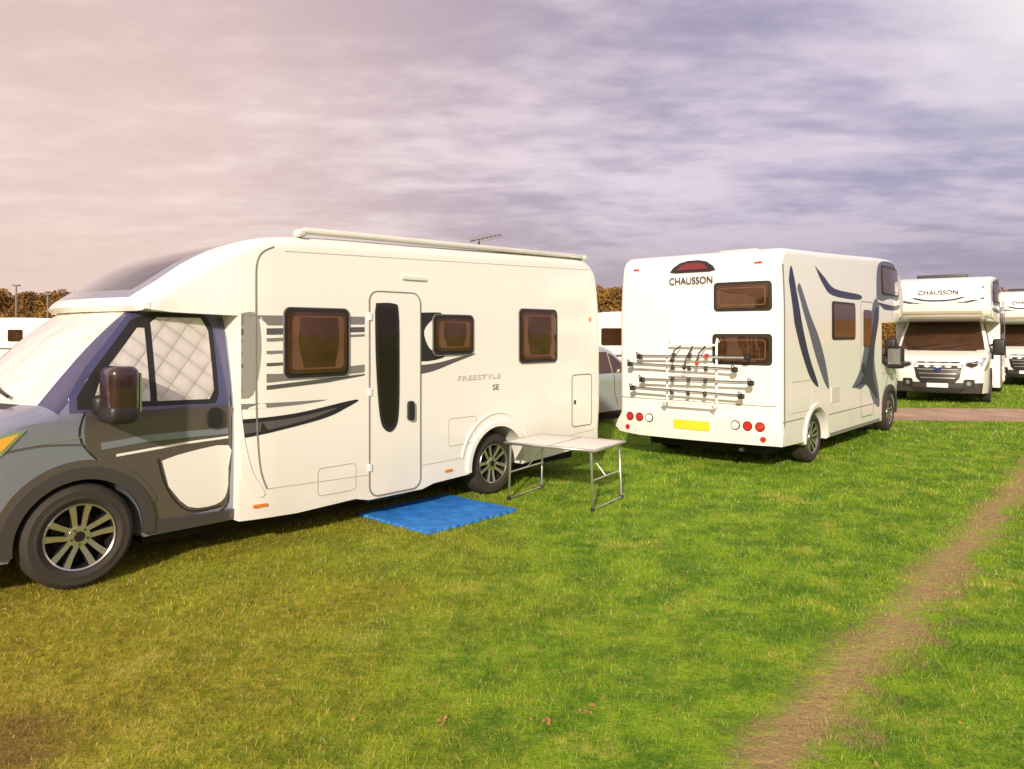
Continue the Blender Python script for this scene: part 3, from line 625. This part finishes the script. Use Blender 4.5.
# ------------------------------------------------------------------ blue foam mat
F = Vector((-2.97, 5.03)); U = Vector((.672, .741)); V = Vector((-.741, .672))
def mat_obj():
    m = bpy.data.materials.new('blue_foam'); t = nt(m); p = t.nodes['Principled BSDF']; p.inputs['Roughness'].default_value = .75
    tc = node(t, 'ShaderNodeTexCoord'); n1 = node(t, 'ShaderNodeTexNoise'); n1.inputs['Scale'].default_value = 7; n1.inputs['Detail'].default_value = 6
    t.links.new(tc.outputs['Object'], n1.inputs['Vector'])
    cr_ = node(t, 'ShaderNodeValToRGB'); cr_.color_ramp.elements[0].color = (.008, .12, .46, 1); cr_.color_ramp.elements[1].color = (.02, .24, .70, 1)
    cr_.color_ramp.elements[0].position = .3; cr_.color_ramp.elements[1].position = .7
    t.links.new(n1.outputs['Fac'], cr_.inputs[0]); t.links.new(cr_.outputs[0], p.inputs['Base Color'])
    ck = node(t, 'ShaderNodeTexVoronoi'); ck.inputs['Scale'].default_value = 45; t.links.new(tc.outputs['Object'], ck.inputs['Vector'])
    b = node(t, 'ShaderNodeBump'); b.inputs['Strength'].default_value = .7; b.inputs['Distance'].default_value = .004
    t.links.new(ck.outputs['Distance'], b.inputs['Height']); t.links.new(b.outputs[0], p.inputs['Normal'])
    A = empty('foam_ground_mat', (*(F+U*2.60+V*-.66), 0), math.atan2(.741, .672))
    for i in range(2):
        for j in range(2):
            a, b_ = .58, .52; x0, y0 = i*a, j*b_
            pts = []
            def edge(p0, p1, nrm, on):
                for k in range(24):
                    f = k/24; amp = (.012 if (k % 4) in (1, 2) else -.003) if on else 0
                    pts.append((p0[0]+(p1[0]-p0[0])*f+nrm[0]*amp, p0[1]+(p1[1]-p0[1])*f+nrm[1]*amp))
            g = .004
            edge((x0+g, y0+g), (x0+a-g, y0+g), (0, -1), j == 0); edge((x0+a-g, y0+g), (x0+a-g, y0+b_-g), (1, 0), i == 1)
            edge((x0+a-g, y0+b_-g), (x0+g, y0+b_-g), (0, 1), j == 1); edge((x0+g, y0+b_-g), (x0+g, y0+g), (-1, 0), i == 0)
            bm = bmesh.new(); dz = .004*((i+j) % 2)
            lo = [bm.verts.new((x, y, .004)) for x, y in pts]; hi = [bm.verts.new((x, y, .026+dz)) for x, y in pts]
            bm.faces.new(hi); bm.faces.new(lo[::-1]); n = len(pts)
            for k in range(n): bm.faces.new((lo[k], lo[(k+1) % n], hi[(k+1) % n], hi[k]))
            finish(bm, 'tile', m, A, 30)
mat_obj()

# ------------------------------------------------------------------ ground + grass colour network
def turf_color(t):
    geo = node(t, 'ShaderNodeNewGeometry')
    pos = geo.outputs['Position']
    def noise(scale, det=4, rough=.55):
        n = node(t, 'ShaderNodeTexNoise'); n.inputs['Scale'].default_value = scale; n.inputs['Detail'].default_value = det; n.inputs['Roughness'].default_value = rough
        t.links.new(pos, n.inputs['Vector']); return n.outputs['Fac']
    def math_(op, a, b=None, c=None):
        n = node(t, 'ShaderNodeMath', operation=op)
        for i, x in enumerate((a, b, c)):
            if x is None: continue
            if isinstance(x, (int, float)): n.inputs[i].default_value = x
            else: t.links.new(x, n.inputs[i])
        return n.outputs[0]
    def mixc(f, a, b):
        n = node(t, 'ShaderNodeMix', data_type='RGBA')
        for i, x in ((0, f), (6, a), (7, b)):
            if isinstance(x, (int, float)): n.inputs[i].default_value = x
            elif isinstance(x, tuple): n.inputs[i].default_value = (*x, 1)
            else: t.links.new(x, n.inputs[i])
        return n.outputs[2]
    def rng(x, a, b, c=0., d=1.):
        n = node(t, 'ShaderNodeMapRange'); n.interpolation_type = 'SMOOTHSTEP'; t.links.new(x, n.inputs[0])
        for i, v in enumerate((a, b, c, d)): n.inputs[i+1].default_value = v
        return n.outputs[0]
    sx = node(t, 'ShaderNodeSeparateXYZ'); t.links.new(pos, sx.inputs[0])
    X, Y = sx.outputs[0], sx.outputs[1]
    big = noise(.45, 3); mid = noise(2.6, 6, .72); fine = noise(14, 4, .7)
    c = mixc(rng(mid, .38, .62), (.08, .21, .010), (.23, .40, .016))
    c = mixc(rng(fine, .42, .75, 0, .55), c, (.36, .43, .04))
    dryx = rng(math_('ADD', X, math_('MULTIPLY', math_('SUBTRACT', big, .5), 6.)), 1.2, -3.4, 0, .72)
    c = mixc(dryx, c, mixc(rng(fine, .35, .7), (.27, .20, .014), (.54, .37, .05)))
    dryp = rng(math_('MULTIPLY', mid, noise(.9, 4, .65)), .28, .40, 0, .5)
    c = mixc(dryp, c, (.52, .42, .10))
    dd = math_('SUBTRACT', math_('MULTIPLY', math_('SUBTRACT', X, 1.05), .757), math_('MULTIPLY', math_('SUBTRACT', Y, 3.02), .653))
    dd = math_('ADD', dd, math_('MULTIPLY', math_('SUBTRACT', noise(1.3, 3), .5), .35))
    ad = math_('ABSOLUTE', dd)
    wob = math_('MULTIPLY', math_('SUBTRACT', mid, .5), .8)
    wob = math_('ADD', wob, math_('MULTIPLY', math_('SUBTRACT', fine, .5), .4))
    tr = rng(math_('ADD', ad, wob), .25, .0, 0, .82)
    c = mixc(tr, c, mixc(mid, (.33, .20, .09), (.60, .41, .23)))
    ad2 = math_('ABSOLUTE', math_('ADD', dd, -1.75)); tr2 = rng(math_('ADD', ad2, wob), .30, .0, 0, .40)
    c = mixc(tr2, c, (.42, .29, .10))
    dx = math_('ADD', X, 2.5); dy = math_('ADD', Y, -2.9)
    dist = math_('SQRT', math_('ADD', math_('MULTIPLY', dx, dx), math_('MULTIPLY', dy, dy)))
    cn = rng(math_('ADD', dist, math_('MULTIPLY', math_('SUBTRACT', mid, .5), 1.2)), .95, .3, 0, .7)
    c = mixc(cn, c, (.20, .11, .04))
    return c, fine, mid, math_, mixc, rng
def ground_mat():
    m = bpy.data.materials.new('turf_soil'); t = nt(m); p = t.nodes['Principled BSDF']
    c, fine, mid, math_, mixc, rng = turf_color(t)
    t.links.new(mixc(.25, c, (.05, .055, .015)), p.inputs['Base Color']); p.inputs['Roughness'].default_value = .95
    p.inputs['Specular IOR Level'].default_value = .15
    b = node(t, 'ShaderNodeBump'); b.inputs['Strength'].default_value = .8; b.inputs['Distance'].default_value = .03
    t.links.new(fine, b.inputs['Height']); t.links.new(b.outputs[0], p.inputs['Normal'])
    return m
def blade_mat():
    m = bpy.data.materials.new('grass_blades'); t = nt(m); p = t.nodes['Principled BSDF']
    c, fine, mid, math_, mixc, rng = turf_color(t)
    at = node(t, 'ShaderNodeAttribute', attribute_name='rnd')
    hs = node(t, 'ShaderNodeHueSaturation'); t.links.new(c, hs.inputs['Color'])
    t.links.new(rng(at.outputs['Fac'], 0, 1, .40, 1.6), hs.inputs['Value'])
    straw = mixc(rng(at.outputs['Fac'], .91, .94), hs.outputs[0], (.60, .48, .22))
    t.links.new(straw, p.inputs['Base Color']); p.inputs['Roughness'].default_value = .6; p.inputs['Specular IOR Level'].default_value = .25
    tr = node(t, 'ShaderNodeBsdfTranslucent'); t.links.new(straw, tr.inputs['Color'])
    mx = node(t, 'ShaderNodeMixShader'); mx.inputs[0].default_value = .25
    t.links.new(p.outputs[0], mx.inputs[1]); t.links.new(tr.outputs[0], mx.inputs[2]); t.links.new(mx.outputs[0], t.nodes['Material Output'].inputs[0])
    return m
bm = bmesh.new(); bmesh.ops.create_grid(bm, x_segments=2, y_segments=2, size=1500); finish(bm, 'ground', ground_mat())

def road():
    m = bpy.data.materials.new('gravel'); t = nt(m); p = t.nodes['Principled BSDF']; p.inputs['Roughness'].default_value = .95
    tc = node(t, 'ShaderNodeTexCoord'); n1 = node(t, 'ShaderNodeTexNoise'); n1.inputs['Scale'].default_value = 1.2; n1.inputs['Detail'].default_value = 9; n1.inputs['Roughness'].default_value = .7
    t.links.new(tc.outputs['Object'], n1.inputs['Vector'])
    r_ = node(t, 'ShaderNodeValToRGB'); e = r_.color_ramp.elements; e[0].position = .3; e[0].color = (.30, .19, .13, 1); e[1].position = .72; e[1].color = (.58, .41, .30, 1)
    t.links.new(n1.outputs['Fac'], r_.inputs[0]); t.links.new(r_.outputs[0], p.inputs['Base Color'])
    v = node(t, 'ShaderNodeTexVoronoi'); v.inputs['Scale'].default_value = 30; t.links.new(tc.outputs['Object'], v.inputs['Vector'])
    b = node(t, 'ShaderNodeBump'); b.inputs['Distance'].default_value = .02; t.links.new(v.outputs['Distance'], b.inputs['Height']); t.links.new(b.outputs[0], p.inputs['Normal'])
    bm = bmesh.new(); A = []; B = []
    for k in range(241):
        x = -60+k*.6
        A.append(bm.verts.new((x, 14.9+.10*math.sin(x*1.7)+.07*math.sin(x*4.1)+R.uniform(-.05, .05), .004)))
        B.append(bm.verts.new((x, 17.4+.12*math.sin(x*1.3+1)+.07*math.sin(x*5.1)+R.uniform(-.05, .05), .004)))
    for k in range(240): bm.faces.new((A[k], A[k+1], B[k+1], B[k]))
    finish(bm, 'gravel_track', m)
road()

def grass():
    rs = np.random.RandomState(3)
    zones = [(2.2, 4.6, 5000, .024, .0026), (4.6, 7.5, 2600, .028, .0038), (7.5, 12., 1100, .034, .0062), (12., 22., 280, .045, .012), (22., 45., 30, .06, .03)]
    Xs = []; Ys = []; Hs = []; Ws = []
    for y0, y1, den, h, w in zones:
        hw = .78*y1+.6; n = int((y1-y0)*2*hw*den)
        x = rs.uniform(-hw, hw, n); y = rs.uniform(y0, y1, n)
        k = np.abs(x) < .78*y+.6
        x, y = x[k], y[k]
        k = ~((y > 14.98) & (y < 17.3))
        rx, ry = x+2.97, y-5.03; s = rx*.672+ry*.741; v = -rx*.741+ry*.672
        k &= ~((s > 2.595) & (s < 3.765) & (v > -.665) & (v < .385))
        k &= ~((s > .2) & (s < 6) & (v > .6) & (v < 2.2) )
        d = np.abs((x-1.05)*.757-(y-3.02)*.653 + .12*np.sin(y*2.1)*np.sin(x*1.3))
        k &= (rs.rand(len(x)) < np.clip(.5+(d-.05)/.22, .5, 1))
        x, y, d = x[k], y[k], d[k]
        cl = .5+.5*np.sin(x*3.1+1.7*np.sin(y*2.3))*np.sin(y*3.7+1.3*np.sin(x*1.9))
        cl2 = .5+.5*np.sin(x*13.+2*np.sin(y*9))*np.sin(y*11.+2*np.sin(x*7.))
        hh = h*rs.uniform(.45, 1.3, len(x))*(.65+.45*cl+.55*cl2)*np.clip(.45+d/.5, .45, 1)
        Xs.append(x); Ys.append(y); Hs.append(hh); Ws.append(np.full(len(x), w)*rs.uniform(.6, 1.3, len(x)))
    x = np.concatenate(Xs); y = np.concatenate(Ys); h = np.concatenate(Hs); w = np.concatenate(Ws); n = len(x)
    a = rs.uniform(0, 2*np.pi, n); lean = rs.uniform(.1, 1.1, n)*h; la = rs.uniform(0, 2*np.pi, n)
    V_ = np.zeros((n, 3, 3), np.float32)
    V_[:, 0, 0] = x-np.cos(a)*w/2; V_[:, 0, 1] = y-np.sin(a)*w/2; V_[:, 1, 0] = x+np.cos(a)*w/2; V_[:, 1, 1] = y+np.sin(a)*w/2
    V_[:, 2, 0] = x+np.cos(la)*lean; V_[:, 2, 1] = y+np.sin(la)*lean; V_[:, 2, 2] = h
    me = bpy.data.meshes.new('grass'); me.vertices.add(n*3); me.loops.add(n*3); me.polygons.add(n)
    me.vertices.foreach_set('co', V_.ravel()); me.loops.foreach_set('vertex_index', np.arange(n*3, dtype=np.int32))
    me.polygons.foreach_set('loop_start', np.arange(0, n*3, 3, dtype=np.int32)); me.polygons.foreach_set('loop_total', np.full(n, 3, np.int32))
    me.update()
    at = me.attributes.new('rnd', 'FLOAT', 'POINT'); at.data.foreach_set('value', np.repeat(rs.rand(n), 3).astype(np.float32))
    me.materials.append(blade_mat()); o = bpy.data.objects.new('grass', me); COL.objects.link(o)
grass()

def leaf_mass(name, mats_w, clumps, per, size, seed):
    rs = np.random.RandomState(seed); Vv = []
    for (cx, cy, cz, rx, ry, rz_) in clumps:
        d = rs.normal(size=(per, 3)); d /= np.linalg.norm(d, axis=1)[:, None]
        rad = rs.uniform(.35, 1.05, per)[:, None]**.6
        c = np.array([cx, cy, cz])+d*rad*np.array([rx, ry, rz_])
        u = rs.normal(size=(per, 3)); u /= np.linalg.norm(u, axis=1)[:, None]
        v = np.cross(u, rs.normal(size=(per, 3))); v /= np.linalg.norm(v, axis=1)[:, None]
        s = size*rs.uniform(.5, 1.3, per)[:, None]
        Vv.append(np.stack([c-u*s, c-v*s*.6, c+u*s, c+v*s*.6], 1))
    Vv = np.concatenate(Vv).astype(np.float32); n = len(Vv)
    me = bpy.data.meshes.new(name); me.vertices.add(n*4); me.loops.add(n*4); me.polygons.add(n)
    me.vertices.foreach_set('co', Vv.ravel()); me.loops.foreach_set('vertex_index', np.arange(n*4, dtype=np.int32))
    me.polygons.foreach_set('loop_start', np.arange(0, n*4, 4, dtype=np.int32)); me.polygons.foreach_set('loop_total', np.full(n, 4, np.int32)); me.update()
    me.materials.append(mats_w); o = bpy.data.objects.new(name, me); COL.objects.link(o); return o
def foliage_mat(name, a, b_, c_):
    m = bpy.data.materials.new(name); t = nt(m); p = t.nodes['Principled BSDF']; p.inputs['Roughness'].default_value = .8
    g = node(t, 'ShaderNodeNewGeometry'); n1 = node(t, 'ShaderNodeTexNoise'); n1.inputs['Scale'].default_value = .5; n1.inputs['Detail'].default_value = 8; n1.inputs['Roughness'].default_value = .75
    t.links.new(g.outputs['Position'], n1.inputs['Vector'])
    r_ = node(t, 'ShaderNodeValToRGB'); e = r_.color_ramp.elements; e[0].position = .34; e[0].color = (*a, 1); e[1].position = .66; e[1].color = (*c_, 1)
    x = e.new(.5); x.color = (*b_, 1)
    t.links.new(n1.outputs['Fac'], r_.inputs[0]); t.links.new(r_.outputs[0], p.inputs['Base Color']); return m
FM = foliage_mat('autumn_foliage', (.08, .045, .012), (.22, .115, .024), (.42, .21, .04)); BARK = mat('bark', (.10, .07, .05), .9)
cl = []
for k in range(130):
    x = -70+k*.9; y = 66+R.uniform(-1.2, 1.2)
    h = 5.75+.25*math.sin(x*.21)+.2*math.sin(x*.9)+R.uniform(-.15, .15)
    cl.append((x, y, h*.42, 1.2, 1.2, h*.44)); cl.append((x+R.uniform(-.5, .5), y+.6, h*.82, 1.0, .9, .85+R.uniform(0, .25)))
hd = leaf_mass('distant_tree_line', FM, cl, 1000, .12, 5)
bm = bmesh.new()
for k in range(0, 130, 4):
    bmesh.ops.create_cone(bm, cap_ends=True, segments=6, radius1=.18, radius2=.08, depth=3.4, matrix=Matrix.Translation((-70+k*.9, 66, 1.7)))
finish(bm, 'tree_trunks', BARK, hd)
cl = []
for k in range(90):
    a = math.radians(-8-176*k/90); rr0 = 62+R.uniform(-3, 3); h = 7+1.5*math.sin(k*.4)+R.uniform(-1, 1)
    cl.append((rr0*math.cos(a), rr0*math.sin(a), h*.5, 3.0, 3.0, h*.5))
leaf_mass('unseen_reflection_trees', FM, cl, 400, .45, 9)  # unseen trees behind the camera, added to reflect in windows and paint
bm = bmesh.new(); prev = None
for k in range(61):
    x = -200+k*7; y = 95
    z = 5.6+.5*math.sin(x*.02+1)+.3*math.sin(x*.09)
    a = bm.verts.new((x, 74, -.1)); b = bm.verts.new((x, y, z)); c = bm.verts.new((x, 160, z*.9))
    if prev: bm.faces.new((prev[0], a, b, prev[1])); bm.faces.new((prev[1], b, c, prev[2]))
    prev = (a, b, c)
finish(bm, 'background_hill', mat('hill_scrub', (.30, .16, .035), .95, var=.6, nscale=.5, bump=.5, bscale=2))
for i, (x, y, h) in enumerate(((-27.6, 44, 4.1), (-33.5, 50, 5.0))):
    P = empty('lamp_post', (x, y, 0)); tube('post', [(0, 0, 0), (0, 0, h)], .05, mat('post_grey', (.2, .19, .18), .6), P); box('lamp_head', (-.25, -.1, h-.05), (.25, .1, h+.05), mat('post_grey', (.2, .19, .18), .6), P, .03)

bm = bmesh.new()
for sx_, sy_ in [(-2.0, 5.35), (-.32, 3.36), (.13, 3.35), (.37, 3.45)]:
    for k in range(6):
        x, y = sx_+R.gauss(0, .04), sy_+R.gauss(0, .03); s = R.uniform(.008, .016); a = R.uniform(0, 6.28); z = .020+R.uniform(0, .006)
        vs = [bm.verts.new((x+s*rr_*math.cos(a+t_), y+s*rr_*math.sin(a+t_), z+R.uniform(-.004, .006))) for t_, rr_ in ((0, 1.3), (1.2, .7), (2.2, .8), (3.14, 1.0), (4.1, .8), (5.1, .7))]
        bm.faces.new(vs)
for k in range(220):
    y = R.uniform(2.6, 10); x = R.uniform(-.75, .75)*y; s = R.uniform(.005, .011); a = R.uniform(0, 6.28)
    vs = [bm.verts.new((x+s*rr_*math.cos(a+t_), y+s*rr_*math.sin(a+t_), .022+R.uniform(-.004, .008))) for t_, rr_ in ((0, 1.3), (1.6, .6), (3.14, 1.0), (4.7, .6))]
    bm.faces.new(vs)
finish(bm, 'fallen_leaves', mat('dead_leaf', (.36, .19, .07), .8, var=.4, nscale=8))

# ------------------------------------------------------------------ world + sun
SAZ = math.radians(191); SEL = math.radians(24)
sdir = Vector((math.sin(SAZ)*math.cos(SEL), math.cos(SAZ)*math.cos(SEL), math.sin(SEL)))
w = bpy.data.worlds.new('World'); scene.world = w; w.use_nodes = True; t = w.node_tree
bg = t.nodes['Background']
sky = node(t, 'ShaderNodeTexSky', sky_type='NISHITA'); sky.sun_disc = False; sky.sun_elevation = SEL; sky.sun_rotation = SAZ
tc = node(t, 'ShaderNodeTexCoord'); nr = node(t, 'ShaderNodeVectorMath', operation='NORMALIZE'); t.links.new(tc.outputs['Generated'], nr.inputs[0])
sp = node(t, 'ShaderNodeSeparateXYZ'); t.links.new(nr.outputs[0], sp.inputs[0])
def M(op, a, b=None):
    n = node(t, 'ShaderNodeMath', operation=op)
    for i, x in enumerate((a, b)):
        if x is None: continue
        if isinstance(x, (int, float)): n.inputs[i].default_value = x
        else: t.links.new(x, n.inputs[i])
    return n.outputs[0]
def MX(f, a, b, bt='MIX'):
    n = node(t, 'ShaderNodeMix', data_type='RGBA'); n.blend_type = bt
    for i, x in ((0, f), (6, a), (7, b)):
        if isinstance(x, (int, float)): n.inputs[i].default_value = x
        elif isinstance(x, tuple): n.inputs[i].default_value = (*x, 1)
        else: t.links.new(x, n.inputs[i])
    return n.outputs[2]
def RG(x, a, b, c=0., d=1.):
    n = node(t, 'ShaderNodeMapRange'); n.interpolation_type = 'SMOOTHSTEP'; t.links.new(x, n.inputs[0])
    for i, v in enumerate((a, b, c, d)): n.inputs[i+1].default_value = v
    return n.outputs[0]
def GLOW(d, pw):
    n = node(t, 'ShaderNodeVectorMath', operation='DOT_PRODUCT'); t.links.new(nr.outputs[0], n.inputs[0]); n.inputs[1].default_value = tuple(Vector(d).normalized())
    return M('POWER', M('MAXIMUM', n.outputs['Value'], 0.), pw)
X, Y, Z = sp.outputs
zz = M('ADD', M('MAXIMUM', Z, 0.), .13)
cv = node(t, 'ShaderNodeCombineXYZ'); t.links.new(M('DIVIDE', X, zz), cv.inputs[0]); t.links.new(M('DIVIDE', Y, zz), cv.inputs[1])
def NZ(sc, loc, rot, scale, det=8, rough=.6, dist=0.):
    mp = node(t, 'ShaderNodeMapping'); mp.inputs['Location'].default_value = loc; mp.inputs['Rotation'].default_value = (0, 0, math.radians(rot)); mp.inputs['Scale'].default_value = scale
    t.links.new(cv.outputs[0], mp.inputs[0]); n = node(t, 'ShaderNodeTexNoise'); n.inputs['Scale'].default_value = sc; n.inputs['Detail'].default_value = det; n.inputs['Roughness'].default_value = rough; n.inputs['Distortion'].default_value = dist
    t.links.new(mp.outputs[0], n.inputs['Vector']); return n.outputs['Fac']
n1 = NZ(.55, (3, 1, 0), 18, (.9, 1.2, 1), 7, .5, .2); n2 = NZ(2.4, (7, 2, 0), -14, (.7, 1.4, 1), 8, .58, .2); n3 = NZ(6.5, (1, 5, 0), 25, (1., 1.2, 1), 6, .5, 0.)
cloud = M('ADD', M('ADD', M('MULTIPLY', n1, .46), M('MULTIPLY', n2, .38)), M('MULTIPLY', n3, .16))
az = RG(X, -.52, .45)
lo = MX(az, (.60, .44, .47), (.37, .335, .49)); hi = MX(az, (.98, .82, .82), (.78, .66, .77))
c = MX(RG(cloud, .40, .61), lo, hi)
hz = MX(az, (.60, .42, .38), (.36, .29, .375))
c = MX(RG(Z, .20, .03, 0, .78), c, hz)
c = MX(M('MULTIPLY', GLOW((-.50, .85, .17), 14.), .6), c, (1.05, .78, .64))
c = MX(M('MULTIPLY', GLOW((.56, .76, .37), 140.), .9), c, (1.05, .98, .98))
c = MX(GLOW(sdir, 3.), c, (1.4, .95, .6))
ns = MX(1., sky.outputs[0], (.10, .10, .10), 'MULTIPLY')
fin = MX(.10, c, ns)
t.links.new(fin, bg.inputs['Color']); bg.inputs['Strength'].default_value = 1.0

sl = bpy.data.lights.new('sun', 'SUN'); sl.energy = 5.0; sl.angle = math.radians(2.0); sl.color = (1, .87, .69)
so = bpy.data.objects.new('sun', sl); COL.objects.link(so); so.rotation_euler = sdir.to_track_quat('Z', 'Y').to_euler(); so.location = (0, -10, 20)

cam = bpy.data.cameras.new('camera'); co = bpy.data.objects.new('camera', cam); COL.objects.link(co)
co.location = (0, 0, CAM_H); co.rotation_euler = (math.pi/2, 0, 0)
cam.sensor_width = 36; cam.lens = 740/1024*36; cam.shift_y = -51.5/1024; cam.clip_end = 4000; cam.clip_start = .05
scene.camera = co
scene.view_settings.view_transform = 'Standard'; scene.view_settings.look = 'None'; scene.view_settings.exposure = 0
